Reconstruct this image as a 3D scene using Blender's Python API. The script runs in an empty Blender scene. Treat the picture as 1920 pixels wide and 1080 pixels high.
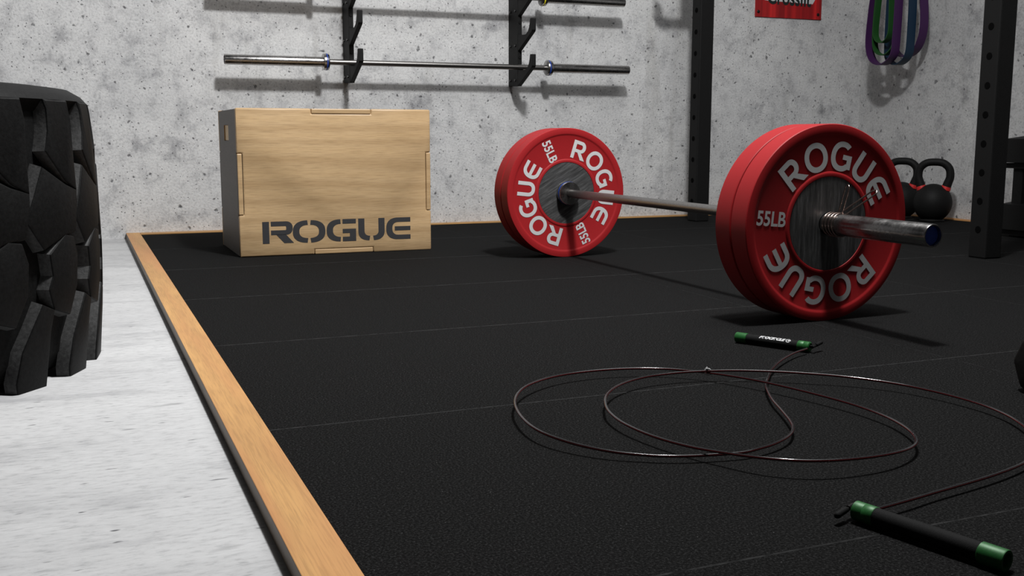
import bpy, bmesh, math, random
from mathutils import Vector, Matrix
random.seed(7)
C = bpy.context.scene.collection
PI = math.pi
sin, cos, R = math.sin, math.cos, math.radians

# ------------------------------------------------------------------ helpers
def obj(name, bm, mat, parent=None, smooth=None, loc=None):
    me = bpy.data.meshes.new(name)
    bmesh.ops.recalc_face_normals(bm, faces=bm.faces) if smooth != 'flat' else None
    bm.to_mesh(me); bm.free()
    mats = mat if isinstance(mat, (list, tuple)) else [mat]
    for m in mats: me.materials.append(m)
    o = bpy.data.objects.new(name, me); C.objects.link(o)
    if smooth and smooth != 'flat':
        ang = R(smooth if isinstance(smooth, (int, float)) and smooth > 1 else 40)
        for p in me.polygons: p.use_smooth = True
        bm2 = bmesh.new(); bm2.from_mesh(me)
        for e in bm2.edges:
            if len(e.link_faces) == 2 and e.calc_face_angle(0) > ang: e.smooth = False
        bm2.to_mesh(me); bm2.free()
    if parent: o.parent = parent
    if loc: o.location = loc
    return o

def thing(name, label, cat, loc=(0, 0, 0), rot=(0, 0, 0), group=None):
    o = bpy.data.objects.new(name, None); C.objects.link(o)
    o.empty_display_size = 0.05
    o.location = loc; o.rotation_euler = rot
    o['label'] = label; o['category'] = cat
    if group: o['group'] = group
    return o

def tag(o, label, cat, group=None):
    o['label'] = label; o['category'] = cat
    if group: o['group'] = group
    return o

def struct(name, bm, mat, smooth=None):
    o = obj(name, bm, mat, None, smooth); o['kind'] = 'structure'; return o

def copy_tree(o, parent=None):
    c = o.copy(); C.objects.link(c); c.parent = parent
    for ch in list(o.children): copy_tree(ch, c)
    return c

def box(bm, x0, x1, y0, y1, z0, z1, bev=0, seg=2):
    b = bmesh.new()
    bmesh.ops.create_cube(b, size=1)
    for v in b.verts:
        v.co = Vector(((x0 + x1) / 2 + v.co.x * (x1 - x0), (y0 + y1) / 2 + v.co.y * (y1 - y0), (z0 + z1) / 2 + v.co.z * (z1 - z0)))
    if bev: bmesh.ops.bevel(b, geom=list(b.edges), offset=bev, segments=seg, profile=0.5, affect='EDGES')
    merge(bm, b); return bm

def merge(bm, b, M=None):
    if M is not None: bmesh.ops.transform(b, matrix=M, verts=b.verts)
    me = bpy.data.meshes.new('tmp'); b.to_mesh(me); b.free(); bm.from_mesh(me); bpy.data.meshes.remove(me)

def lathe(prof, n=64, axis='Z', closed=False):
    """prof: (radius, height) points revolved about an axis."""
    bm = bmesh.new(); rings = []
    for r, h in prof:
        ring = []
        if r < 1e-6:
            ring = [bm.verts.new((0, 0, h))]
        else:
            for i in range(n):
                a = 2 * PI * i / n; ring.append(bm.verts.new((r * cos(a), r * sin(a), h)))
        rings.append(ring)
    pairs = list(zip(rings, rings[1:])) + ([(rings[-1], rings[0])] if closed else [])
    for a, b in pairs:
        for i in range(n):
            j = (i + 1) % n
            if len(a) == 1 and len(b) == 1: continue
            if len(a) == 1: bm.faces.new((a[0], b[j], b[i]))
            elif len(b) == 1: bm.faces.new((a[i], a[j], b[0]))
            else: bm.faces.new((a[i], a[j], b[j], b[i]))
    if axis == 'Y': bmesh.ops.transform(bm, matrix=Matrix.Rotation(-PI / 2, 4, 'X'), verts=bm.verts)   # z -> +y
    if axis == 'X': bmesh.ops.transform(bm, matrix=Matrix.Rotation(PI / 2, 4, 'Y'), verts=bm.verts)    # z -> +x
    return bm

def catmull(pts, k=6, closed=False):
    P = [Vector(p) for p in pts]; n = len(P); out = []
    rng = range(n) if closed else range(n - 1)
    for i in rng:
        if closed: a, b, c, d = P[i - 1], P[i], P[(i + 1) % n], P[(i + 2) % n]
        else: a, b, c, d = P[max(i - 1, 0)], P[i], P[i + 1], P[min(i + 2, n - 1)]
        for j in range(k):
            t = j / k
            out.append(0.5 * ((2 * b) + (c - a) * t + (2 * a - 5 * b + 4 * c - d) * t * t + (3 * b - a - 3 * c + d) * t ** 3))
    if not closed: out.append(P[-1])
    return out

def tube(pts, r, n=8, closed=False, bm=None, stripe=None):
    bm = bm or bmesh.new(); P = [Vector(p) for p in pts]; m = len(P)
    rad = r if isinstance(r, (list, tuple)) else [r] * m
    up = Vector((0, 0, 1)); prev = None; rings = []
    for i in range(m):
        if closed: t = P[(i + 1) % m] - P[i - 1]
        else: t = P[min(i + 1, m - 1)] - P[max(i - 1, 0)]
        t.normalize()
        if prev is None:
            u = up if abs(t.z) < .9 else Vector((1, 0, 0))
            s = t.cross(u).normalized()
        else:
            s = (prev - t * prev.dot(t)).normalized()
        prev = s; w = s.cross(t)
        rings.append([bm.verts.new(P[i] + rad[i] * (cos(2 * PI * k / n) * s + sin(2 * PI * k / n) * w)) for k in range(n)])
    seq = list(zip(rings, rings[1:])) + ([(rings[-1], rings[0])] if closed else [])
    for a, b in seq:
        for k in range(n):
            j = (k + 1) % n
            f = bm.faces.new((a[k], a[j], b[j], b[k]))
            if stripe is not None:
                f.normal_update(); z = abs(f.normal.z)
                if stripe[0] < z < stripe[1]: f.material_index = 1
    if not closed:
        bm.faces.new(rings[0]); bm.faces.new(rings[-1][::-1])
    return bm

def prism(poly, d0, d1, plane='XY', bev=0):
    """polygon (2D) extruded between two depths; plane XY->z, YZ->x, XZ->y"""
    bm = bmesh.new()
    def to(p, d):
        return {'XY': (p[0], p[1], d), 'YZ': (d, p[0], p[1]), 'XZ': (p[0], d, p[1])}[plane]
    a = [bm.verts.new(to(p, d0)) for p in poly]; b = [bm.verts.new(to(p, d1)) for p in poly]
    n = len(poly)
    bm.faces.new(a[::-1]); bm.faces.new(b)
    for i in range(n): bm.faces.new((a[i], a[(i + 1) % n], b[(i + 1) % n], b[i]))
    bmesh.ops.recalc_face_normals(bm, faces=bm.faces)
    if bev: bmesh.ops.bevel(bm, geom=list(bm.edges), offset=bev, segments=2, profile=0.5, affect='EDGES', clamp_overlap=True)
    return bm

def text_bm(s, size, extrude=0.0, bold=0.0, shear=0.0, sx=1.0):
    cu = bpy.data.curves.new('txt', 'FONT'); cu.body = s; cu.size = size; cu.extrude = extrude
    cu.offset = bold; cu.shear = shear; cu.align_x = 'CENTER'; cu.align_y = 'CENTER'; cu.resolution_u = 6
    o = bpy.data.objects.new('txt', cu); C.objects.link(o)
    dg = bpy.context.evaluated_depsgraph_get()
    me = bpy.data.meshes.new_from_object(o.evaluated_get(dg))
    bm = bmesh.new(); bm.from_mesh(me)
    bpy.data.objects.remove(o); bpy.data.curves.remove(cu); bpy.data.meshes.remove(me)
    if sx != 1: bmesh.ops.scale(bm, vec=(sx, 1, 1), verts=bm.verts)
    return bm

# ---- lettering out of flat strips
def strip_quads(bm, outer, inner, z):
    a = [bm.verts.new((p[0], p[1], z)) for p in outer]; b = [bm.verts.new((p[0], p[1], z)) for p in inner]
    for i in range(len(a) - 1): bm.faces.new((a[i], a[i + 1], b[i + 1], b[i]))
def sup(c, s, rx, ry, e):
    return (math.copysign(abs(c) ** (2 / e), c) * rx, math.copysign(abs(s) ** (2 / e), s) * ry)
def arc(bm, cx, cy, rx, ry, tx, ty, a0, a1, z=0, e=2.0, n=28):
    o, i_ = [], []
    for k in range(n + 1):
        a = R(a0 + (a1 - a0) * k / n); c, s = cos(a), sin(a)
        if abs(c) < 1e-9: c = 0
        if abs(s) < 1e-9: s = 0
        p = sup(c, s, rx, ry, e); q = sup(c, s, rx - tx, ry - ty, e)
        o.append((cx + p[0], cy + p[1])); i_.append((cx + q[0], cy + q[1]))
    strip_quads(bm, o, i_, z)
def quad(bm, pts, z=0):
    bm.faces.new([bm.verts.new((p[0], p[1], z)) for p in pts])
def rect(bm, x0, x1, y0, y1, z=0): quad(bm, [(x0, y0), (x1, y0), (x1, y1), (x0, y1)], z)

def glyph_bold(ch):
    """rounded bold capitals, height 1, centred on x = 0, baseline y = 0 -> (bm, width)"""
    b = bmesh.new(); t = .205
    if ch == 'R':
        w = .84; x0 = -w / 2
        rect(b, x0, x0 + t, 0, 1)
        rect(b, x0 + t, .10, 1 - t * .92, 1, .00002); rect(b, x0 + t, .10, .36, .36 + t * .86, .00002)
        arc(b, .10, .68, .30, .32, t, t * .92, -90, 90, .00004)
        quad(b, [(-.07, .38), (.16, .38), (.50, 0), (.22, 0)], .00006)
    if ch == 'O':
        arc(b, 0, .5, .52, .53, t, t * .95, 0, 360, 0, 2.1, 48)
    if ch == 'G':
        arc(b, 0, .5, .50, .53, t, t * .95, 48, 318, 0, 2.15, 44)
        rect(b, .05, .46, .40, .40 + t * .85, .00002); rect(b, .46 - t, .46, .08, .42, .00004)
    if ch == 'U':
        w = .82; h = w / 2
        rect(b, -h, -h + t, .40, 1); rect(b, h - t, h, .40, 1)
        arc(b, 0, .40, h, .42, t, t * .95, 180, 360, .00002, 2.3)
    if ch == 'E':
        arc(b, .06, .5, .46, .5, t, t * .92, 90, 270, 0, 2.2)
        rect(b, .06, .46, 1 - t * .92, 1, .00002); rect(b, .06, .46, 0, t * .92, .00002); rect(b, -.30, .44, .41, .59, .00004)
    return b

def stencil_word():
    """wide stencil capitals: list of meshes laid along x, unit height"""
    b = bmesh.new(); t = .215; tv = .30
    def off(x): return x
    # R
    rect(b, 0, .305, 0, 1)
    rect(b, .385, 1.05, 1 - t, 1); rect(b, .385, 1.05, .385, .385 + t)
    arc(b, 1.05, .6925, .33, .3075, tv, t, -90, 90, 0, 2.3)
    quad(b, [(.62, .40), (1.06, .40), (1.42, 0), (.98, 0)], .00002)
    # O
    x = 1.38; cx = x + .755
    for s in (-1, 1):
        a0, a1 = (93, 267) if s < 0 else (-87, 87)
        arc(b, cx + s * .012, .5, .745, .52, tv, t, a0, a1, 0, 2.5, 30)
    # G
    x = 2.95; cx = x + .70
    arc(b, cx, .5, .70, .52, tv, t, 92, 268, 0, 2.5, 30)
    rect(b, cx + .06, x + 1.40, 1.02 - t, 1.02); rect(b, cx + .06, x + 1.40, -.02, -.02 + t)
    rect(b, x + 1.40 - tv, x + 1.40, -.02 + t, .56, .00002); rect(b, cx + .06, x + 1.40 - tv, .36, .56)
    # U
    x = 4.46; cx = x + .64
    rect(b, x, x + tv, .45, 1.02); arc(b, cx - .03, .45, .61, .47, tv, t, 180, 266, .00002, 2.6)
    rect(b, x + 1.28 - tv, x + 1.28, .45, 1.02); arc(b, cx + .03, .45, .61, .47, tv, t, 274, 360, .00002, 2.6)
    # E
    x = 5.82; cx = x + .62
    arc(b, cx, .5, .62, .52, tv, t, 90, 270, 0, 2.5, 30)
    rect(b, cx, x + 1.20, 1.02 - t, 1.02); rect(b, cx, x + 1.20, -.02, -.02 + t); rect(b, x + .42, x + 1.20, .40, .60)
    return b, 7.02

# ------------------------------------------------------------------ materials
def new_mat(name):
    m = bpy.data.materials.new(name); m.use_nodes = True
    nt = m.node_tree; bs = nt.nodes['Principled BSDF']
    return m, nt, bs
def N(nt, typ, **kw):
    n = nt.nodes.new(typ)
    for k, v in kw.items():
        if k in n.inputs: n.inputs[k].default_value = v
        else: setattr(n, k, v)
    return n
def coords(nt, scale=(1, 1, 1), kind='Object'):
    tc = N(nt, 'ShaderNodeTexCoord'); mp = N(nt, 'ShaderNodeMapping'); mp.inputs['Scale'].default_value = scale
    nt.links.new(tc.outputs[kind], mp.inputs['Vector']); return mp.outputs['Vector']
def noise(nt, vec, scale, detail=3, rough=.55):
    n = N(nt, 'ShaderNodeTexNoise', Scale=scale, Detail=detail, Roughness=rough); nt.links.new(vec, n.inputs['Vector']); return n.outputs['Fac']
def ramp(nt, fac, stops):
    r = N(nt, 'ShaderNodeValToRGB'); e = r.color_ramp.elements
    while len(e) > 2: e.remove(e[-1])
    while len(e) < len(stops): e.new(.5)
    for el, (p, c) in zip(e, stops):
        el.position = p; el.color = c if len(c) == 4 else (*c, 1)
    nt.links.new(fac, r.inputs['Fac']); return r.outputs['Color']
def mix(nt, a, b, fac, mode='MIX'):
    m = N(nt, 'ShaderNodeMix', data_type='RGBA', blend_type=mode)
    for sock, v in ((m.inputs[0], fac), (m.inputs[6], a), (m.inputs[7], b)):
        if hasattr(v, 'is_linked') or hasattr(v, 'links'): nt.links.new(v, sock)
        else: sock.default_value = v if not isinstance(v, tuple) or len(v) == 4 else (*v, 1)
    return m.outputs[2]
def bump(nt, bs, h, strength, dist):
    b = N(nt, 'ShaderNodeBump', Strength=strength, Distance=dist); nt.links.new(h, b.inputs['Height']); nt.links.new(b.outputs['Normal'], bs.inputs['Normal'])

def simple(name, col, rough=.5, metal=0, spec=.5, grain=0, gscale=400, bmp=0):
    m, nt, bs = new_mat(name)
    bs.inputs['Roughness'].default_value = rough; bs.inputs['Metallic'].default_value = metal
    bs.inputs['Specular IOR Level'].default_value = spec
    v = coords(nt); f = noise(nt, v, gscale, 2)
    lo = tuple(c * (1 - grain) for c in col); hi = tuple(c * (1 + grain) for c in col)
    nt.links.new(ramp(nt, f, [(.3, lo), (.7, hi)]), bs.inputs['Base Color'])
    if bmp: bump(nt, bs, f, bmp, .002)
    return m

def concrete(name, stretch=(1, 1, 1), tone=1.0, floor=False):
    m, nt, bs = new_mat(name)
    bs.inputs['Roughness'].default_value = .85; bs.inputs['Specular IOR Level'].default_value = .25
    v = coords(nt, stretch)
    big = noise(nt, v, 1.7, 5, .6); mid = noise(nt, v, 10, 7, .7); fine = noise(nt, v, 105, 4, .7)
    if floor:
        base = ramp(nt, big, [(.3, (.60 * tone, .60 * tone, .605 * tone)), (.7, (.72 * tone, .72 * tone, .72 * tone))])
        c1 = ramp(nt, mid, [(.28, (.70, .70, .71)), (.46, (.95, .95, .95)), (.75, (1.06, 1.06, 1.06))])
    else:
        base = ramp(nt, big, [(.3, (.47 * tone, .472 * tone, .475 * tone)), (.52, (.53 * tone, .53 * tone, .53 * tone)), (.72, (.57 * tone, .57 * tone, .565 * tone))])
        c1 = ramp(nt, mid, [(.32, (.66, .66, .67)), (.47, (.96, .96, .96)), (.75, (1.12, 1.12, 1.11))])
    col = mix(nt, base, c1, 1.0, 'MULTIPLY')
    c2 = ramp(nt, fine, [(.33, (.52, .52, .53)), (.47, (.98, .98, .98)), (.66, (1.16, 1.16, 1.16))])
    col = mix(nt, col, c2, .62 if not floor else .45, 'MULTIPLY')
    # pits: sparse small holes
    hs = []
    for sc, th, keep in ((26, .19, .60), (64, .21, .56), (11, .12, .62)):
        vo = N(nt, 'ShaderNodeTexVoronoi', Scale=sc, feature='F1'); 
        wob = N(nt, 'ShaderNodeTexNoise', Scale=sc * 1.6, Detail=2); nt.links.new(v, wob.inputs['Vector'])
        add = N(nt, 'ShaderNodeVectorMath', operation='MULTIPLY_ADD'); add.inputs[1].default_value = (.6 / sc,) * 3
        nt.links.new(wob.outputs['Color'], add.inputs[0]); nt.links.new(v, add.inputs[2]); nt.links.new(add.outputs[0], vo.inputs['Vector'])
        d = N(nt, 'ShaderNodeMapRange'); d.inputs['From Min'].default_value = th * .45; d.inputs['From Max'].default_value = th
        d.inputs['To Min'].default_value = 1; d.inputs['To Max'].default_value = 0
        nt.links.new(vo.outputs['Distance'], d.inputs['Value'])
        sep = N(nt, 'ShaderNodeSeparateColor'); nt.links.new(vo.outputs['Color'], sep.inputs[0])
        k = N(nt, 'ShaderNodeMath', operation='GREATER_THAN'); k.inputs[1].default_value = keep + (.2 if floor else 0)
        nt.links.new(sep.outputs[0], k.inputs[0])
        mm = N(nt, 'ShaderNodeMath', operation='MULTIPLY'); nt.links.new(d.outputs[0], mm.inputs[0]); nt.links.new(k.outputs[0], mm.inputs[1])
        mm2 = N(nt, 'ShaderNodeMath', operation='MULTIPLY'); nt.links.new(mm.outputs[0], mm2.inputs[0]); nt.links.new(sep.outputs[1], mm2.inputs[1])
        hs.append(mm2.outputs[0])
    mx = N(nt, 'ShaderNodeMath', operation='MAXIMUM'); nt.links.new(hs[0], mx.inputs[0]); nt.links.new(hs[1], mx.inputs[1])
    mx2 = N(nt, 'ShaderNodeMath', operation='MAXIMUM'); nt.links.new(mx.outputs[0], mx2.inputs[0]); nt.links.new(hs[2], mx2.inputs[1])
    col = mix(nt, col, (.10, .10, .105), mx2.outputs[0])
    # faint vertical stains
    if not floor:
        sv = coords(nt, (5 * stretch[0], 5 * stretch[1], .7)); st = noise(nt, sv, 1.6, 4, .6)
        col = mix(nt, col, ramp(nt, st, [(.30, (.72, .71, .69)), (.42, (1, 1, 1)), (.6, (1, 1, 1))]), .55, 'MULTIPLY')
        # darker cloudy blotches
        bl = noise(nt, v, 4.6, 8, .76)
        col = mix(nt, col, ramp(nt, bl, [(.33, (.50, .50, .52)), (.45, (1, 1, 1))]), .8, 'MULTIPLY')
    nt.links.new(col, bs.inputs['Base Color'])
    inv = N(nt, 'ShaderNodeMath', operation='SUBTRACT'); nt.links.new(fine, inv.inputs[0]); nt.links.new(mx2.outputs[0], inv.inputs[1])
    bump(nt, bs, inv.outputs[0], .6 if not floor else .12, .004)
    return m

def wood(name, light, dark, stretch, scale=6, red=None, cathedral=False, rough=.45):
    m, nt, bs = new_mat(name); bs.inputs['Roughness'].default_value = rough; bs.inputs['Specular IOR Level'].default_value = .35
    v = coords(nt, stretch)
    w = noise(nt, v, scale, 4, .6); f = noise(nt, coords(nt, tuple(q * (1 if q < 2 else 3) for q in stretch)), scale * 5, 4, .65)
    col = ramp(nt, w, [(.25, dark), (.70, light)])
    if cathedral:
        wv = N(nt, 'ShaderNodeTexWave', wave_type='BANDS', bands_direction='Z', Scale=.55, Distortion=9, Detail=2.0)
        wv.inputs['Detail Scale'].default_value = .8
        nt.links.new(v, wv.inputs['Vector'])
        col = mix(nt, col, ramp(nt, wv.outputs['Fac'], [(0, (.86, .83, .79)), (.5, (1, 1, 1)), (1, (1.04, 1.03, 1.01))]), .8, 'MULTIPLY')
    col = mix(nt, col, ramp(nt, f, [(.38, (.74, .71, .67)), (.54, (1.08, 1.07, 1.06))]), .6, 'MULTIPLY')
    if red:
        col = mix(nt, col, red, ramp(nt, noise(nt, v, scale * .45, 2), [(.42, (0, 0, 0)), (.68, (.75, .75, .75))]))
    nt.links.new(col, bs.inputs['Base Color']); bump(nt, bs, f, .05, .001)
    return m

def rubber_mat():
    m, nt, bs = new_mat('rubber_tile'); bs.inputs['Roughness'].default_value = .9; bs.inputs['Specular IOR Level'].default_value = .035
    v = coords(nt)
    f = noise(nt, v, 340, 4, .8); g = noise(nt, v, 120, 2, .6)
    col = ramp(nt, f, [(.34, (.0015, .0015, .0015)), (.52, (.0085, .0085, .0085)), (.68, (.036, .036, .036))])
    vo = N(nt, 'ShaderNodeTexVoronoi', Scale=170); nt.links.new(v, vo.inputs['Vector'])
    sp = ramp(nt, vo.outputs['Distance'], [(.07, (.09, .09, .09)), (.13, (0, 0, 0))])
    sep = N(nt, 'ShaderNodeSeparateColor'); nt.links.new(vo.outputs['Color'], sep.inputs[0])
    k = N(nt, 'ShaderNodeMath', operation='GREATER_THAN'); k.inputs[1].default_value = .93; nt.links.new(sep.outputs[0], k.inputs[0])
    col = mix(nt, col, sp, k.outputs[0], 'ADD')
    nt.links.new(col, bs.inputs['Base Color']); bump(nt, bs, f, .5, .002)
    return m

def hub_metal():
    m, nt, bs = new_mat('brushed_steel_hub'); bs.inputs['Metallic'].default_value = .45; bs.inputs['Roughness'].default_value = .42
    v = coords(nt, (60, 1, 5)); f = noise(nt, v, 2.0, 6, .75)
    nt.links.new(ramp(nt, f, [(.30, (.035, .035, .035)), (.5, (.095, .095, .095)), (.72, (.23, .23, .23))]), bs.inputs['Base Color'])
    bump(nt, bs, f, .12, .001)
    return m

def bar_metal():
    m, nt, bs = new_mat('bar_steel'); bs.inputs['Metallic'].default_value = 1; bs.inputs['Roughness'].default_value = .24
    v = coords(nt); f = noise(nt, v, 220, 3, .7); g = noise(nt, v, 26, 3, .6)
    nt.links.new(ramp(nt, f, [(.3, (.30, .29, .285)), (.7, (.52, .51, .50))]), bs.inputs['Base Color'])
    nt.links.new(ramp(nt, g, [(.3, (.17,) * 3), (.7, (.33,) * 3)]), bs.inputs['Roughness'])
    bump(nt, bs, g, .10, .004)
    return m

def rubber(name, col, rough=.5, spec=.3, scale=260, bmp=.25):
    m, nt, bs = new_mat(name); bs.inputs['Roughness'].default_value = rough; bs.inputs['Specular IOR Level'].default_value = spec
    v = coords(nt); f = noise(nt, v, scale, 3, .65)
    nt.links.new(ramp(nt, f, [(.3, tuple(c * .6 for c in col)), (.72, tuple(c * 1.5 for c in col))]), bs.inputs['Base Color'])
    bump(nt, bs, f, bmp, .0015)
    return m

def banner_red():
    m, nt, bs = new_mat('red_draped_print'); bs.inputs['Roughness'].default_value = .55
    v = coords(nt, (11, 1, .2)); f = noise(nt, v, 1.3, 3, .6)
    nt.links.new(ramp(nt, f, [(.30, (.10, .003, .004)), (.5, (.34, .008, .010)), (.68, (.70, .02, .02))]), bs.inputs['Base Color'])
    return m

M = {}
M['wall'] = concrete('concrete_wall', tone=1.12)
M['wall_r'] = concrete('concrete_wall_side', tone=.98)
M['floor'] = concrete('concrete_floor', (.42, 1.25, 1), .80, floor=True)
M['tile'] = rubber_mat()
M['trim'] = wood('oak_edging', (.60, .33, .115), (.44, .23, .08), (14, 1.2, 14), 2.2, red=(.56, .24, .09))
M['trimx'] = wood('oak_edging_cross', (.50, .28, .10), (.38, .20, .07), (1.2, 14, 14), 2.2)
M['trim_shaded'] = wood('oak_edging_shaded', (.13, .088, .05), (.09, .06, .034), (14, 1.2, 14), 2.2)  # same oak, with the shade of the outer face put into the colour
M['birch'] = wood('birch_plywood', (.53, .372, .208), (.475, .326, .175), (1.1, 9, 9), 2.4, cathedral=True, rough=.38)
M['birch_shaded'] = wood('birch_plywood_shaded', (.085, .070, .056), (.062, .051, .040), (9, 1.1, 9), 2.4, rough=.5)  # same plywood darkened: shade of the box's left side is in the colour
M['birch_lit'] = wood('lit_slot_plywood', (.75, .55, .28), (.6, .4, .2), (1, 9, 9), 3)  # colour brightened so the hand slot looks lit inside
M['paint'] = simple('black_stencil_paint', (.030, .030, .033), .6, grain=.15)
M['red'] = simple('red_bumper_rubber', (.34, .0145, .0175), .55, grain=.07, gscale=500, spec=.22)
M['white'] = simple('white_letter_print', (.60, .60, .60), .55, grain=.05)
M['hub'] = hub_metal()
M['steel'] = bar_metal()
M['shaft'] = simple('shaft_steel', (.27, .26, .25), .34, 1, grain=.15, gscale=300)
M['blue'] = simple('blue_ring', (.012, .045, .27), .35, grain=.1)
M['cap'] = simple('blue_end_cap', (.025, .085, .50), .4, grain=.1)
M['yellow'] = simple('yellow_ring', (.85, .72, .02), .4, grain=.05)
M['clip'] = simple('copper_toned_spring_wire', (.50, .40, .36), .22, 1, grain=.15)
M['black_steel'] = rubber('black_powder_coat', (.0075, .0075, .0075), .6, .16, 420, .35)
M['bolt'] = simple('dark_bolt', (.02, .02, .02), .3, .6)
M['hole'] = simple('hole_black', (.0015, .0015, .0015), .9, spec=.05)
M['tire'] = rubber('tyre_rubber', (.0055, .0055, .0055), .6, .14, 150, .35)
M['flank_lit'] = rubber('lit_tyre_flank', (.042, .042, .042), .6, .25, 150, .3)  # lighter colour paints the light caught by the lug flanks
M['kb'] = rubber('kettlebell_powder_coat', (.0075, .0075, .0075), .6, .16, 300, .2)
M['kbred'] = simple('kettlebell_red_ring', (.55, .02, .02), .5, grain=.08)
M['kbgreen'] = simple('kettlebell_green_ring', (.02, .45, .04), .5, grain=.08)
M['purple'] = simple('purple_latex', (.048, .013, .070), .5, grain=.05, spec=.3)
M['bgreen'] = simple('green_latex', (.013, .070, .014), .5, grain=.05, spec=.3)
M['bblue'] = simple('navy_latex', (.007, .026, .055), .5, grain=.05, spec=.3)
M['green'] = simple('green_anodised', (.010, .105, .018), .48, .15, grain=.2, gscale=500)
M['grip'] = rubber('foam_grip', (.0075, .0075, .0075), .75, .12, 800, .2)
M['cable'] = simple('coated_cable', (.018, .018, .019), .13, grain=.2, spec=.7)
M['cable_red'] = simple('red_cable_reflection', (.14, .012, .014), .25, grain=.2, spec=.6)  # red reflection painted as surface colour along the cable's sides
M['zip'] = simple('white_plastic_tie', (.75, .75, .75), .4)
M['banner'] = banner_red()
M['bannertext'] = simple('black_banner_print', (.012, .020, .018), .5)

# ------------------------------------------------------------------ room
YW, XW, ZF = 4.79, 4.14, -0.019
bm = bmesh.new(); box(bm, -5.0, XW + .2, YW, YW + .2, ZF, 3.4); struct('wall_back', bm, M['wall'])
bm = bmesh.new(); box(bm, XW, XW + .2, -3.0, YW, ZF, 3.4); struct('wall_right', bm, M['wall_r'])
bm = bmesh.new(); box(bm, -5.0, XW + .2, -3.0, YW + .2, ZF - .2, ZF); struct('floor', bm, M['floor'])
# wooden edging round the mat
TW = .057
bm = bmesh.new(); box(bm, .176, .2325, -2.0, YW, ZF, .005, .0012); bm.normal_update()
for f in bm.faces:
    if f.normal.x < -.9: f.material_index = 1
struct('trim_1', bm, [M['trim'], M['trim_shaded']])
bm = bmesh.new(); box(bm, .2335, XW - TW - .001, YW - TW, YW, ZF, .005, .0012); struct('trim_2', bm, M['trimx'])
bm = bmesh.new(); box(bm, XW - TW, XW, -2.0, YW - TW, ZF, .005, .0012); struct('trim_3', bm, M['trim'])

# rubber tile mat: square tiles with chamfered joints
xs = [.2335, .862, 1.525, 2.183, 2.841, 3.499, XW - TW - .001]
ys = [YW - TW - .001, 4.094, 3.440, 2.789, 2.141, 1.482, .829, .176, -.477, -1.13]
bm = bmesh.new()
for i in range(len(xs) - 1):
    for j in range(len(ys) - 1):
        x0, x1, y1, y0 = xs[i], xs[i + 1], ys[j], ys[j + 1]
        g, c, cx = .0003, .0013, .0005
        top = [(x0 + g + cx, y0 + g + c, 0), (x1 - g - cx, y0 + g + c, 0), (x1 - g - cx, y1 - g - c, 0), (x0 + g + cx, y1 - g - c, 0)]
        mid = [(x0 + g, y0 + g, -c), (x1 - g, y0 + g, -c), (x1 - g, y1 - g, -c), (x0 + g, y1 - g, -c)]
        bot = [(p[0], p[1], ZF + .0005) for p in mid]
        V = [[bm.verts.new(p) for p in ring] for ring in (top, mid, bot)]
        bm.faces.new(V[0]); bm.faces.new(V[2][::-1])
        for a, b in ((0, 1), (1, 2)):
            for k in range(4):
                f = bm.faces.new((V[a][k], V[b][k], V[b][(k + 1) % 4], V[a][(k + 1) % 4]))
                if a == 0: f.material_index = 1
M['tile_edge_lit'] = simple('rubber_tile_edge_lit', (.042, .042, .042), .8, grain=.6, spec=.1, gscale=60)  # lighter than the tile: bevel highlights painted along the joints
tag(obj('rubber_mat', bm, [M['tile'], M['tile_edge_lit']]), 'black speckled rubber gym mat of square tiles inside the wooden edging', 'mat')

# ------------------------------------------------------------------ plyo box
PX, PY, PW, PH, PD, PT = .5079, 3.6977, .7023, .5182, .4714, .0185
t = thing('plyo_box', 'light plywood jump box with black stencilled lettering by the back wall', 'plyo box', (PX, PY, 0))
def notched(W, H, nu, nv):
    (u0, u1), (v0, v1) = nu, nv; d = PT
    return [(0, 0), (u0, 0), (u0, d), (u1, d), (u1, 0), (W, 0), (W, v0), (W - d, v0), (W - d, v1), (W, v1), (W, H),
            (u1, H), (u1, H - d), (u0, H - d), (u0, H), (0, H), (0, v1), (d, v1), (d, v0), (0, v0)]
nu, nv = (.262, .478), (.148, .362)
poly = notched(PW, PH, nu, nv)
def soft(poly, d0, d1, plane, b):
    return prism(poly, d0, d1, plane, b)
obj('front_panel', soft(poly, 0, PT, 'XZ', .006), M['birch'], t, 45)
obj('back_panel', soft(poly, PD - PT, PD, 'XZ', .0045), M['birch'], t, 45)
gp = .0008
# side panels with tabs reaching through the front and back, hand slot in each
def side_panel(x0, x1):
    bm = bmesh.new()
    # panel as frame of bars round the hand slot
    sy0, sy1, sz0, sz1 = .195, .312, .405, .462
    a, b = PT + gp, PD - PT - gp
    xo = x0; xi = x1
    def bb(y0, y1, z0, z1): box(bm, xo, xi, y0, y1, z0, z1)
    bb(a, b, 0.003, sz0); bb(a, b, sz1, PH - .003); bb(a, sy0, sz0, sz1); bb(sy1, b, sz0, sz1)
    for y0, y1 in ((0.0005, a), (b, PD - .0005)):
        box(bm, xo + (.0005 if xo > .1 else 0), xi - (0 if xo > .1 else .0005), y0, y1, nv[0] + gp, nv[1] - gp, .003)
    bm.normal_update()
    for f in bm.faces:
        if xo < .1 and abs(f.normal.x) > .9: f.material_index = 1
    return bm
obj('side_panel', side_panel(.0005, PT - .0005), [M['birch'], M['birch_shaded']], t)
obj('side_panel', side_panel(PW - PT + .0005, PW - .0005), M['birch'], t)
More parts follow.
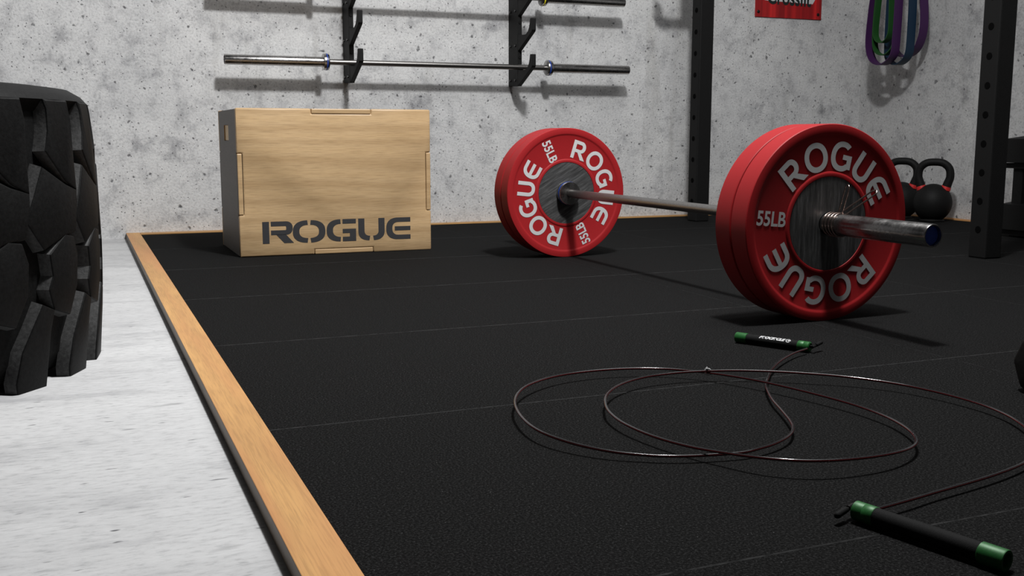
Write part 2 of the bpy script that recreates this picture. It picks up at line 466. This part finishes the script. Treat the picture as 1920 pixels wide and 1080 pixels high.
for nm, z0, z1 in (('top_panel', PH - PT, PH - .0005), ('bottom_panel', .0005, PT)):
    bm = bmesh.new(); box(bm, PT, PW - PT, PT + gp, PD - PT - gp, z0, z1)
    for y0, y1 in ((.0005, PT + gp), (PD - PT - gp, PD - .0005)): box(bm, nu[0] + gp, nu[1] - gp, y0, y1, z0 + .0005, z1, .003)
    obj(nm, bm, M['birch'], t)
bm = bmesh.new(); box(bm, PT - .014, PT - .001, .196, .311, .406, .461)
o = obj('hand_slot_backing', bm, M['birch_lit'], t)
bm, wd = stencil_word()
sx = (.6205 - .0785) / wd
bmesh.ops.transform(bm, matrix=Matrix(((sx, 0, 0, .0785), (0, 0, -.0008, -.0008), (0, .0775, 0, .0455), (0, 0, 0, 1))), verts=bm.verts)
for v in bm.verts: v.co.y = -.0006
o = obj('stencil_lettering', bm, M['paint'], t); o['label'] = 'black stencil lettering reading ROGUE'

# ------------------------------------------------------------------ bumper plates
PTH = .060
def plate_profile():
    r = .225; h = PTH
    # (radius, y) front face at y=0 facing -Y, back at y=h
    front = [(.1065, .0034), (.1078, .0014), (.1130, .0010), (.1158, .0016), (.1185, .0032), (.1980, .0032), (.2010, .0024), (.2035, .0008), (.2065, .0003), (.2180, .0003), (.2236, .0012), (.2250, .0032)]
    back = [(a, h - b) for a, b in reversed(front)]
    return front + back
def make_plate():
    root = thing('bumper_plate', 'x', 'weight plate')
    obj('rubber_disc', lathe([(p[0], p[1]) for p in plate_profile()], 128, 'Y', closed=True), M['red'], root, 30)
    hub = lathe([(.0252, .0035), (.0270, .0022), (.1064, .0022), (.1064, PTH - .0022), (.0270, PTH - .0022), (.0252, PTH - .0035)], 96, 'Y', closed=True)
    obj('steel_hub', hub, M['hub'], root, 30)
    zf = .0024
    def place(b, ang, r, spin=0):
        # glyph plane XY -> plate face XZ (facing -Y), at clock angle ang
        T = Matrix.Rotation(-R(ang), 4, 'Z') @ Matrix.Translation((0, r, 0)) @ Matrix.Rotation(R(spin), 4, 'Z')
        bmesh.ops.transform(b, matrix=T, verts=b.verts)
        return b
    toface = Matrix(((1, 0, 0, 0), (0, 0, -1, zf), (0, 1, 0, 0), (0, 0, 0, 1)))
    for half in (0, 180):
        w = bmesh.new()
        for k, ch in enumerate('ROGUE'):
            g = glyph_bold(ch)
            bmesh.ops.transform(g, matrix=Matrix.Diagonal((.0615, .0635, 1, 1)) @ Matrix.Translation((0, -.5, 0)), verts=g.verts)
            merge(w, place(g, (-42.5, -15.5, 11.5, 36.5, 60)[k] + half, .1545))
        bmesh.ops.transform(w, matrix=toface, verts=w.verts)
        o = obj('raised_lettering', w, M['white'], root); o['label'] = 'white lettering reading ROGUE'
        b = text_bm('55LB', .0455, 0, .0011, sx=.84)
        w = bmesh.new(); merge(w, place(b, -85 + half, .158, -270 + 180))
        bmesh.ops.transform(w, matrix=toface, verts=w.verts)
        o = obj('weight_marking', w, M['white'], root); o['label'] = 'white marking reading 55LB'
    return root
BX, BY, BZ = 1.5705, 2.649, .225
HI = .6285     # half distance between inner faces of the loaded plates
LB = {'nf': 'outer red bumper plate on the near barbell end, lettered face toward the jump rope',
      'nb': 'inner red bumper plate on the near end of the barbell, pressed behind the outer one',
      'ff': 'inner red bumper plate on the far barbell end, lettered face showing near the box',
      'fb': 'outer red bumper plate on the far end of the barbell, mostly behind the lettered one'}
p0 = make_plate()
def set_plate(o, y, clock, key):
    o.location = (BX, y, BZ); o.rotation_euler = (0, R(clock), 0); o['label'] = LB[key]; o['group'] = 'red bumper plates on the barbell'
set_plate(p0, BY - HI - 2 * PTH - .0022, 0, 'nf')
set_plate(copy_tree(p0), BY - HI - PTH - .0002, 40, 'nb')
set_plate(copy_tree(p0), BY + HI + .0002, 60, 'ff')
set_plate(copy_tree(p0), BY + HI + PTH + .0022, 10, 'fb')

# ------------------------------------------------------------------ barbells
def make_barbell(name, label, halfin, halflen, ring, sc=1.0, group=None):
    """axis along local Y; collar flange, coloured ring and sleeve at each end"""
    root = thing(name, label, 'barbell', group=group)
    rs, rsl, rc = .0140 * sc, .0240 * sc, .0400 * sc
    obj('shaft', lathe([(0, -halfin - .02), (rs, -halfin - .02), (rs, halfin + .02), (0, halfin + .02)], 40, 'Y'), M['shaft'], root, 40)
    for s in (-1, 1):
        pr = [(rs + .0005, halfin - .029 * sc), (rc * .62, halfin - .029 * sc), (rc * .97, halfin - .027 * sc), (rc, halfin - .025 * sc), (rc, halfin - .002), (rc * .98, halfin), (rsl, halfin),
              (rsl, halflen - .002), (rsl * .965, halflen), (rsl * .86, halflen), (rsl * .84, halflen - .003), (rsl * .82, halflen - .018), (0, halflen - .018)]
        b = lathe(pr, 64, 'Y')
        if s < 0: bmesh.ops.transform(b, matrix=Matrix.Rotation(PI, 4, 'Z'), verts=b.verts)
        sl = obj('sleeve', b, M['steel'], root, 40)
        yr = halfin - .016 * sc
        b = lathe([(rc + .0002, yr - .0034 * sc), (rc + .0008, yr - .0031 * sc), (rc + .0008, yr + .0031 * sc), (rc + .0002, yr + .0034 * sc)], 64, 'Y')
        if s < 0: bmesh.ops.transform(b, matrix=Matrix.Rotation(PI, 4, 'Z'), verts=b.verts)
        obj('colour_ring', b, M[ring], sl, 40)['label'] = ring + ' ring round the collar'
        b = lathe([(rsl * .815, halflen - .0075), (rsl * .60, halflen - .0062), (0, halflen - .0062)], 48, 'Y')
        if s < 0: bmesh.ops.transform(b, matrix=Matrix.Rotation(PI, 4, 'Z'), verts=b.verts)
        obj('end_cap', b, M['cap'], sl, 40)['label'] = 'blue cap inside the sleeve end'
    return root
bb = make_barbell('barbell', 'long steel barbell on the mat loaded with red plates', HI, 1.0654, 'blue')
bb.location = (BX, BY, BZ)
# spring clip on the near sleeve
sc = thing('spring_collar', 'sprung wire collar clamped on the near barbell sleeve against the red plate', 'collar', (BX, BY - HI - 2 * PTH - .0022, BZ))
rw = .0018; rr = .0262
pts = []
turns = 4.0
for i in range(int(turns * 28) + 1):
    a = 2 * PI * i / 28 + R(62); y = -.006 - .0105 * i / 28
    pts.append((rr * cos(a), y, rr * sin(a)))
obj('coil', tube(pts, rw, 8), M['clip'], sc, 60)
def clip_handle(base, dirv, side, ln):
    d = Vector(dirv).normalized(); s = Vector(side).normalized(); w = .0075
    b0 = Vector(base)
    P = [b0 - s * w, b0 - s * w + d * ln * .5, b0 - s * w + d * (ln - .010), b0 - s * w * .75 + d * (ln - .003), b0 + d * ln, b0 + s * w * .75 + d * (ln - .003), b0 + s * w + d * (ln - .010), b0 + s * w + d * ln * .5, b0 + s * w]
    return tube(catmull(P, 4), rw, 8)
obj('handle', clip_handle((.012, -.022, .0245), (.26, -.04, 1), (.15, 1, 0), .066), M['clip'], sc, 60)
obj('handle', clip_handle((.010, -.036, .0255), (.72, -.60, .72), (.2, 1, .5), .085), M['clip'], sc, 60)

# wall mounted barbells
def wall_bar(ring, label, z, xc, yl=YW - .13):
    o = make_barbell('wall_barbell', label, .556, .982, ring, .90, 'barbells on the wall rack')
    o.location = (xc, yl, z); o.rotation_euler = (0, 0, -PI / 2)
    return o
wall_bar('blue', 'bare steel barbell with blue collar rings on the lowest wall hooks', .7475, 1.5855)
wall_bar('yellow', 'bare steel barbell with yellow collar rings at the top edge of the photo', 1.0735, 1.555)

# hook uprights on the wall
def gun_rack(x0, label):
    root = thing('barbell_rack_bracket', label, 'bracket', (x0, YW, .66), group='wall rack brackets')
    w = .022; d = .114
    obj('backbone', prism([(.002, .003), (-d, -.001), (-d, 1.02), (.002, 1.02)], .0, w, 'YZ', .0015), M['black_steel'], root)
    for k in range(6):
        zb = .163 * k
        P = [(-d + .002, zb), (-.276, zb + .078), (-.283, zb + .086), (-.283, zb + .136), (-.280, zb + .139), (-.258, zb + .139)]
        P += [(-.254, zb + .120), (-.246, zb + .100), (-.230, zb + .082), (-.205, zb + .072), (-.170, zb + .0725), (-.140, zb + .0735), (-.122, zb + .077), (-d + .002, zb + .084)]
        h = obj('hook', prism(P, .001, w - .001, 'YZ', .0012), M['black_steel'], root)
        for yy in (-.025, -.085):
            b = lathe([(0, -.005), (.0055, -.005), (.0062, -.002), (.0062, .001), (0, .001)], 12, 'X')
            bmesh.ops.translate(b, vec=(0, yy, zb + .028), verts=b.verts)
            obj('bolt', b, M['bolt'], root, 40)
        b = lathe([(0, -.004), (.007, -.004), (.007, .003), (0, .003)], 12, 'Y')
        bmesh.ops.translate(b, vec=(w / 2, -d, zb + .135), verts=b.verts)
        obj('bolt', b, M['bolt'], root, 40)
    return root
gun_rack(1.153, 'left black hook bracket on the back wall, above the plywood box')
gun_rack(1.974, 'right black hook bracket on the back wall, nearest the poster')

# ------------------------------------------------------------------ tyre
TR, TCX, TCY = .547, -.510, 2.290
t = thing('tractor_tyre', 'huge black tractor tyre lying flat on the bare concrete', 'tyre', (TCX, TCY, ZF))
def Rout(z):  # z above mat
    return TR - .19 * (z - .25) ** 2 - (max(0, z - .45) ** 2) * 1.5
prof = [(.300, .03), (.315, .012), (.40, .0), (.47, .002), (.500, .02)] + [(Rout(z) - .024, z - ZF) for z in (.03, .1, .2, .3, .4, .465)] + [(Rout(.487) - .003, .487 - ZF), (.522, .517), (.50, .530), (.46, .535), (.42, .533), (.34, .516), (.31, .50), (.300, .47)]
obj('casing', lathe(prof, 138, 'Z', closed=True), M['tire'], t, 35)
LUGS = [
    [(-.1, .4868), (.3, .470), (-.2, .43), (-1.6, .397), (4.2, .343), (8.2, .325), (8.4, .40), (9.0, .45), (8.8, .4868)],
    [(-3.2, .368), (-8.6, .277), (-4.4, .226), (2.4, .246), (6.6, .248), (8.0, .30), (8.2, .324), (4.0, .335)],
    [(2.4, .246), (-2.8, .215), (-2.1, .176), (-3.4, .153), (-2.0, .116), (3.2, .10), (6.2, .15), (6.8, .205), (5.5, .240)],
    [(-5.4, .128), (-10.9, .052), (-12.3, .0), (-12.0, -.019), (-4.6, -.019), (-3.4, .08), (-2.2, .115)],
]
bm = bmesh.new()
NL = 23
def offs(poly, d):
    n = len(poly); out = []
    A = sum(poly[i][0] * poly[(i + 1) % n][1] - poly[(i + 1) % n][0] * poly[i][1] for i in range(n))
    sg = 1 if A > 0 else -1
    for i in range(n):
        p0, p1, p2 = Vector(poly[i - 1]), Vector(poly[i]), Vector(poly[(i + 1) % n])
        e1 = (p1 - p0).normalized(); e2 = (p2 - p1).normalized()
        n1 = Vector((e1.y, -e1.x)) * sg; n2 = Vector((e2.y, -e2.x)) * sg
        m = (n1 + n2); l = m.length
        m = m / l if l > 1e-6 else n1
        k = d / max(.55, m.dot(n1)); out.append(p1 + m * k)
    return out
for L in range(NL):
    th0 = R(-30.3 + 360 / NL * L)
    for poly in LUGS:
        P = [(R(a) * TR, z) for a, z in poly]
        # subdivide edges a little so that the faces follow the curve
        Q = []
        for i in range(len(P)):
            a, b = Vector(P[i]), Vector(P[(i + 1) % len(P)]); k = max(1, int((b - a).length / .05))
            for j in range(k): Q.append(tuple(a.lerp(b, j / k)))
        rings = []
        for o_, dr in ((.006, -.026), (.0012, -.0035), (0.0, -.0012), (-.003, 0)):
            q = offs(Q, o_)
            ring = []
            for (u, z) in q:
                z = max(z, ZF); th = th0 + u / TR; zz = min(z, .535)
                r = Rout(min(z, .50)) + dr - (max(0, z - .485) * .55)
                ring.append(bm.verts.new((r * cos(th), r * sin(th), zz - ZF)))
            rings.append(ring)
        n = len(Q)
        for lv, (a, b) in enumerate(zip(rings, rings[1:])):
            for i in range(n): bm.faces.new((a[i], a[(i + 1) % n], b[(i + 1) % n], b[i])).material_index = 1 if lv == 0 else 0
        bm.faces.new(rings[-1])
bmesh.ops.triangulate(bm, faces=[f for f in bm.faces if len(f.verts) > 4])
obj('tread_lugs', bm, [M['tire'], M['flank_lit']], t, 32)

# ------------------------------------------------------------------ kettlebells
def make_kettlebell(name, ring):
    root = thing(name, 'x', 'kettlebell', group='kettlebells by the right wall')
    r = .0915
    prof = [(0, 0), (.048, 0), (.060, .004)]
    for i in range(1, 24):
        a = -62 + (152) * i / 23
        prof.append((r * cos(R(a)) if i < 23 else 0, .091 + (r + .004) * sin(R(a))))
    obj('body', lathe(prof, 48), M['kb'], root, 50)
    ctl = [(-.052, 0, .150), (-.064, 0, .187), (-.074, 0, .222), (-.068, 0, .262), (-.040, 0, .288), (0, 0, .2935), (.040, 0, .288), (.068, 0, .262), (.074, 0, .222), (.064, 0, .187), (.052, 0, .150)]
    pts = catmull(ctl, 6); n = len(pts)
    rad = [.0185 + .0045 * abs(2 * i / (n - 1) - 1) ** 3 for i in range(n)]
    obj('handle', tube(pts, rad, 18), M['kb'], root, 60)
    for s in (-1, 1):
        a, b = Vector((s * .0545, 0, .158)), Vector((s * .0600, 0, .1745))
        obj('colour_band', tube([a, a.lerp(b, .5), b], [.0246, .0240, .0225], 24), M['kb' + ring], root, 40)['label'] = ring + ' ring at the foot of the handle'
    return root
KB = [(3.935, 3.985, -52, 'rearmost', 'red', 'black kettlebell with red rings standing clear nearest the rack post'),
      (3.945, 4.215, -56, '', 'red', 'black kettlebell with red rings half hidden behind the near plate'),
      (4.060, 4.440, -40, '', 'green', 'black kettlebell with green rings behind the red-ringed ones')]
kb = None
for x, y, rz, _, ring, lab in KB:
    k = make_kettlebell('kettlebell', ring)
    k.location = (x, y, 0); k.scale = (.62,) * 3 if ring == 'green' else (1, 1, 1); k.rotation_euler = (0, 0, R(rz)); k['label'] = lab

# ------------------------------------------------------------------ power rack
t = thing('power_rack', 'black perforated steel power rack, posts in front of the right corner', 'rack', (0, 0, 0))
def post(x0, y0, s, z1):
    p = obj('upright', box(bmesh.new(), x0, x0 + s, y0, y0 + s, 0, z1, .005), M['black_steel'], t)
    z = .1
    while z < 1.30:
        b = lathe([(0, -.0012), (.0115, -.0012), (.0125, .0), (.0125, .003), (0, .003)], 20, 'X')
        bmesh.ops.translate(b, vec=(x0, y0 + s / 2, z), verts=b.verts)
        obj('hole', b, M['hole'], p)
        z += .0985 if y0 < 3.5 else .1030
    return p
post(2.820, 4.405, .077, 2.35)
post(2.881, 2.665, .075, 2.35)
obj('crossbeam', box(bmesh.new(), 2.83, 2.895, 2.74, 4.405, 2.25, 2.32, .005), M['black_steel'], t)
bm = bmesh.new(); box(bm, 2.62, 2.820, 4.415, 4.47, 1.215, 1.235, .003); box(bm, 2.62, 2.64, 4.415, 4.47, 1.235, 1.31, .003); box(bm, 2.76, 2.82, 4.42, 4.465, 1.235, 1.36, .003)
obj('unseen_j_hook', bm, M['black_steel'], t)  # unseen hook above the frame, added to cast a shadow on the wall

# low storage rack by the right wall, seen past the rack post
t = thing('storage_rack', 'low two-tier black steel storage rack at the right edge behind the rack post', 'rack', (3.6, 2.2, 0))
for z0, z1 in ((.312, .411), (.032, .139)):
    b = bmesh.new()
    b2 = prism([(0, z1), (.0, z0), (.012, z0), (.012, z1 - .012), (.30, z1 + .02), (.30, z1 + .032), (.012, z1)], -.8, 1.07, 'XZ', .001)
    merge(b, b2)
    box(b, .018, .30, -.8, 1.07, z0 - .024, z0 - .002)
    obj('tray', b, M['black_steel'], t)
for y in (-.7, .99):
    b = bmesh.new(); box(b, .03, .085, y, y + .05, 0, .41, .003); box(b, .22, .275, y, y + .05, 0, .43, .003)
    obj('leg', b, M['black_steel'], t)

# ------------------------------------------------------------------ hex dumbbell at the right edge
def make_dumbbell(name, label, loc, rz, hw=.078, hl=.085):
    t = thing(name, label, 'dumbbell', loc, (0, 0, R(rz)))
    ap = hw * cos(PI / 6)
    for s in (-1, 1):
        b = lathe([(0, 0), (hw * .78, 0), (hw, .016), (hw, hl - .016), (hw * .78, hl), (0, hl)], 6, 'X')
        bmesh.ops.transform(b, matrix=Matrix.Rotation(PI / 6, 4, 'X') if True else Matrix(), verts=b.verts)
        bmesh.ops.bevel(b, geom=list(b.edges), offset=.004, segments=2, profile=.5, affect='EDGES')
        bmesh.ops.translate(b, vec=((.07 if s > 0 else -.07 - hl), 0, ap), verts=b.verts)
        obj('head', b, M['kb'], t, 30)
    b = lathe([(.013, -.075), (.0155, -.04), (.0170, 0), (.0155, .04), (.013, .075)], 24, 'X')
    bmesh.ops.translate(b, vec=(0, 0, ap), verts=b.verts)
    obj('grip', b, M['steel'], t, 40)
    return t
make_dumbbell('hex_dumbbell', 'black rubber hexagonal dumbbell cut by the right edge, on the mat', (1.560, 1.170, 0), -15.7, .0575, .075)

# ------------------------------------------------------------------ resistance bands on the right wall
def band(name, label, mat, x, w, path, th=.0045):
    """closed flat loop; path in (y,z), strip width along x"""
    P = catmull([(0, a, b) for a, b in path], 8, True)
    bm = bmesh.new(); n = len(P); rows = []
    for i in range(n):
        tv = (P[(i + 1) % n] - P[i - 1]).normalized(); nv_ = Vector((0, tv.z, -tv.y))
        rows.append([bm.verts.new(Vector((x + sx * w / 2, P[i].y, P[i].z)) + nv_ * sn * th / 2) for sx, sn in ((-1, -1), (1, -1), (1, 1), (-1, 1))])
    for a in range(n):
        b = (a + 1) % n
        for k in range(4): bm.faces.new((rows[a][k], rows[a][(k + 1) % 4], rows[b][(k + 1) % 4], rows[b][k]))
    return tag(obj(name, bm, mat, None, 50), label, 'band', 'resistance bands on the right wall hook')
ZT = 1.665
def loop(yl, yr, zb, bl=0, br=0, k=0, zw=1.08, yt=4.345):
    """left (far) and right (near) strand positions"""
    e = .006 * k
    c, h = (yl + yr) / 2, (yl - yr) / 2
    return [(yt + .028 + e, ZT - .01), (yt + .035 + e, ZT - .06), (yl * .35 + (yt + .04) * .65, 1.45), (yl * .75 + (yt + .04) * .25, 1.20), (yl, zw), (yl + bl, zb + h * 1.25), (c + h * .80 + .004, zb + h * .36), (c + h * .25, zb),
            (c - h * .35, zb + h * .06), (c - h * .85, zb + h * .48), (yr + br, zb + h * 1.4), (yr, zw + .05), (yr * .75 + (yt - .04) * .25, 1.20), (yr * .35 + (yt - .04) * .65, 1.45), (yt - .035 - e, ZT - .06), (yt - .028 - e, ZT - .01), (yt, ZT + .012 + e)]
band('resistance_band', 'purple band hanging in front of the others, its loop lowest at left', M['purple'], 3.915, .052, loop(4.462, 4.272, .793, .012, .004, 1.8))
band('resistance_band', 'wide navy blue band whose loop hangs beside the front purple band', M['bblue'], 3.972, .052, loop(4.395, 4.236, .792, .0, .0, 1.2))
band('resistance_band', 'narrow green band with the higher loop, inside the front purple band', M['bgreen'], 3.916, .038, loop(4.424, 4.322, .905, .008, -.004))
band('resistance_band', 'narrow green band with the lower loop, behind the other green one', M['bgreen'], 3.924, .036, loop(4.440, 4.290, .842, .004, .0, .9))
band('resistance_band', 'dark purple band at the back, nearest the wall and the rack post', M['purple'], 4.030, .052, loop(4.42, 4.222, .835, .0, -.012))
b = bmesh.new()
merge(b, lathe([(0, 0), (.019, 0), (.019, .25), (.026, .252), (.026, .262), (0, .262)], 20, 'X'), Matrix.Translation((XW - .262, 4.345, ZT - .020)) )
bmesh.ops.transform(b, matrix=Matrix.Translation((0, 0, 0)), verts=b.verts)
tag(obj('wall_peg', b, M['black_steel'], None, 40), 'black steel peg on the right wall carrying the coloured bands', 'hook')

# ------------------------------------------------------------------ poster on the back wall
SX0, SX1, SZ = 3.405, 3.842, 1.057
t = thing('wall_poster', 'red poster screwed to the back wall left of the bands', 'poster', (SX0, YW, SZ))
W_ = SX1 - SX0
obj('sheet', box(bmesh.new(), 0, W_, -.006, -.0005, 0, .42, .0008), M['banner'], t)
poly = [(.055, .089), (.10, .0855), (.20, .085), (.32, .0825), (.375, .081), (.392, .108), (.380, .150), (.392, .21), (.30, .215), (.18, .222), (.06, .218), (.045, .16)]
obj('white_banner_print', prism(poly, -.0066, -.0062, 'XZ'), M['white'], t)
b = text_bm('Crossfit', .118, 0, .0028, sx=.76)
bmesh.ops.transform(b, matrix=Matrix(((1, 0, 0, .217), (0, 0, -1, -.0070), (-.02, 1, 0, .1065), (0, 0, 0, 1))), verts=b.verts)
obj('lettering', b, M['bannertext'], t)['label'] = 'black lettering reading Crossfit'
for sx_ in (.020, W_ - .022):
    for sz_ in (.027, .39):
        b = lathe([(0, -.0045), (.004, -.0042), (.0085, -.0015), (.009, .0002), (0, .0002)], 20, 'Y')
        bmesh.ops.translate(b, vec=(sx_, -.0062, sz_), verts=b.verts)
        obj('screw', b, M['bolt'], t, 40)

# ------------------------------------------------------------------ jump rope
t = thing('jump_rope', 'speed rope coiled loosely on the mat with green-ended black handles', 'jump rope', (0, 0, 0))
ROPE = [(1.295, 1.614, 0.011), (1.245, 1.59, 0.011), (1.18, 1.544, 0.011), (1.122, 1.492, 0.011), (1.083, 1.448, 0.011), (1.048, 1.407, 0.011), (1.022, 1.368, 0.011), (0.992, 1.314, 0.011), (0.964, 1.252, 0.011), (0.937, 1.197, 0.012), (0.915, 1.163, 0.012), (0.885, 1.135, 0.012), (0.848, 1.116, 0.011), (0.812, 1.107, 0.01), (0.787, 1.105, 0.009), (0.745, 1.112, 0.009), (0.704, 1.123, 0.009), (0.668, 1.142, 0.009), (0.627, 1.171, 0.011), (0.593, 1.214, 0.014), (0.572, 1.268, 0.017), (0.572, 1.33, 0.019), (0.590, 1.406, 0.02), (0.622, 1.473, 0.019), (0.668, 1.528, 0.018), (0.734, 1.571, 0.016), (0.81, 1.587, 0.015), (0.886, 1.577, 0.015), (0.946, 1.547, 0.015), (0.993, 1.496, 0.015), (1.019, 1.446, 0.016), (1.041, 1.392, 0.016), (1.066, 1.308, 0.015), (1.081, 1.227, 0.014), (1.080, 1.158, 0.013), (1.063, 1.099, 0.013), (1.036, 1.054, 0.014), (1.003, 1.024, 0.016), (0.957, 1.003, 0.019), (0.904, 0.995, 0.021), (0.848, 1.000, 0.022), (0.808, 1.016, 0.022), (0.774, 1.047, 0.021), (0.75, 1.089, 0.018), (0.728, 1.139, 0.015), (0.710, 1.2, 0.014), (0.702, 1.267, 0.015), (0.708, 1.324, 0.017), (0.725, 1.371, 0.018), (0.754, 1.42, 0.018), (0.803, 1.468, 0.018), (0.866, 1.499, 0.018), (0.933, 1.506, 0.018), (0.990, 1.496, 0.0185), (1.04, 1.477, 0.019), (1.092, 1.447, 0.019), (1.148, 1.408, 0.018), (1.199, 1.365, 0.016), (1.24, 1.310, 0.014), (1.262, 1.245, 0.013), (1.270, 1.172, 0.012), (1.26, 1.109, 0.011), (1.231, 1.048, 0.011), (1.190, 0.994, 0.01), (1.148, 0.957, 0.01), (1.093, 0.928, 0.01), (1.015, 0.906, 0.01), (0.909, 0.887, 0.01), (0.851, 0.875, 0.011), (0.800, 0.867, 0.011)]
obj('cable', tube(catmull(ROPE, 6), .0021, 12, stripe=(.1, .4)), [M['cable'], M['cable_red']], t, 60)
b = bmesh.new()
tie = [(-.0045, 0, -.004), (0.0, 0, -.0055), (.0045, 0, -.004), (.0045, 0, .004), (0, 0, .0055), (-.0045, 0, .004)]
rr_ = tube(catmull(tie, 3, True), .0011, 6, True)
merge(b, rr_, Matrix.Translation((.991, 1.4965, .0168)) @ Matrix.Rotation(R(-25), 4, 'Z'))
box(b, .987, .991, 1.4945, 1.4985, .0205, .0240, .0005)
box(b, .9885, .9895, 1.4955, 1.4975, .0240, .0262, .0003)
obj('cable_tie', b, M['zip'], t)['label'] = 'white plastic tie round the cable crossing'
def handle(p_head, p_tail, stub_dir, rad, mark=False):
    a = Vector(p_head); d = (Vector(p_tail) - a); ln = d.length; d.normalize()
    h = bpy.data.objects.new('handle', None); C.objects.link(h); h.parent = t; h.empty_display_size = .02
    Mx = Matrix.Translation(a) @ d.to_track_quat('X', 'Z').to_matrix().to_4x4()
    def put(b): bmesh.ops.transform(b, matrix=Mx, verts=b.verts); return b
    cap = ln * .155
    obj('grip', put(lathe([(0, cap), (rad * .93, cap), (rad * .93, ln - cap), (0, ln - cap)], 40, 'X')), M['grip'], h, 40)
    obj('head_ring', put(lathe([(.0025, .0005), (rad * .80, 0), (rad, .0015), (rad, cap * .47), (rad * .97, cap * .49), (rad * .97, cap * .51), (rad, cap * .53), (rad, cap - .0008), (rad * .95, cap), (0, cap)], 40, 'X')), M['green'], h, 40)
    obj('tail_ring', put(lathe([(0, ln - cap), (rad * .95, ln - cap), (rad * 1.03, ln - cap + .0008), (rad * 1.03, ln - .0012), (rad * .98, ln), (rad * .74, ln), (rad * .68, ln - .0015), (rad * .62, ln - .014), (0, ln - .014)], 40, 'X')), M['green'], h, 40)
    # cable stop: clamp ring and rubber-tipped tail
    s = Vector(stub_dir).normalized()
    base = a - d * .0015 + Vector((0, 0, .002))
    b = tube([base + d * .004, base - d * .004, base - d * .006], .0022, 10)
    merge(b, tube([base - d * .0045 - s * .0045, base - d * .0045 + s * .005], .0030, 12))
    obj('clamp', b, M['bolt'], h, 40)
    e = base - d * .0045
    obj('tip', tube([e + s * .004, e + s * .009, e + s * .0095, e + s * .028, e + s * .0305, e + s * .0315], [.0016, .0018, .0035, .0038, .0030, .001], 14), M['grip'], h, 50)
    if mark:
        b = text_bm('PROCIRCLE', .0098, 0, .0006, .35, 1.05)
        # round mark at the end of the word
        xr = max(v.co.x for v in b.verts) + .006
        arc(b, xr, 0, .0050, .0050, .0016, .0016, 40, 320, 0, 2, 20)
        quad(b, [(xr - .001, -.0012), (xr + .0052, -.0012), (xr + .0052, .0014), (xr - .001, .0014)], .00002)
        bmesh.ops.subdivide_edges(b, edges=[e_ for e_ in b.edges if abs(e_.verts[0].co.y - e_.verts[1].co.y) > .004], cuts=2)
        rg = rad * .93 + .0003; mid = ln * .50
        for v in b.verts:
            x, y = v.co.x, v.co.y; ang = R(mark) + y / rg
            # along the axis (reading from tail to head), wrapped round the tube
            v.co = Vector((mid - x, -cos(ang) * rg * -1 * 1, sin(ang) * rg))
        put(b)
        obj('lettering', b, M['white'], h)['label'] = 'white lettering reading PROCIRCLE'
    return h
handle((1.312, 1.624, .0110), (1.238, 1.767, .0110), (1, .35, .18), .0105, mark=58)
handle((.776, .873, .0116), (.817, .704, .0116), (-.95, -.35, -.10), .0110)

# ------------------------------------------------------------------ light
def area(name, loc, target, size, power, col=(1, 1, 1), shape='DISK', spread=180):
    l = bpy.data.lights.new(name, 'AREA'); l.energy = power; l.size = size; l.shape = shape; l.color = col; l.spread = R(spread)
    o = bpy.data.objects.new(name, l); C.objects.link(o); o.location = loc
    o.rotation_euler = (Vector(target) - Vector(loc)).to_track_quat('-Z', 'Y').to_euler()
    return o
area('ceiling_lamp', (1.22, 1.70, 3.0), (.20, 3.2, 0), .30, 124)
area('soft_fill', (1.7, 2.15, 2.95), (1.0, 3.9, .3), 1.8, 52, shape='SQUARE')  # added fill lamp that softens the shadows, not an actual fixture
w = bpy.data.worlds.new('world'); bpy.context.scene.world = w; w.use_nodes = True
w.node_tree.nodes['Background'].inputs[0].default_value = (.016, .016, .0165, 1)
w.node_tree.nodes['Background'].inputs[1].default_value = 1.0

# ------------------------------------------------------------------ camera
cd = bpy.data.cameras.new('camera'); cam = bpy.data.objects.new('camera', cd); C.objects.link(cam)
cd.sensor_width = 36; cd.lens = 1943.96 / 1920 * 36; cd.clip_start = .01
cam.location = (0, 0, .423)
cam.rotation_euler = (PI / 2 - .1458, 0, -.3941)
bpy.context.scene.camera = cam
vs = bpy.context.scene.view_settings; vs.view_transform = 'Standard'; vs.look = 'None'; vs.exposure = 0; vs.gamma = 1
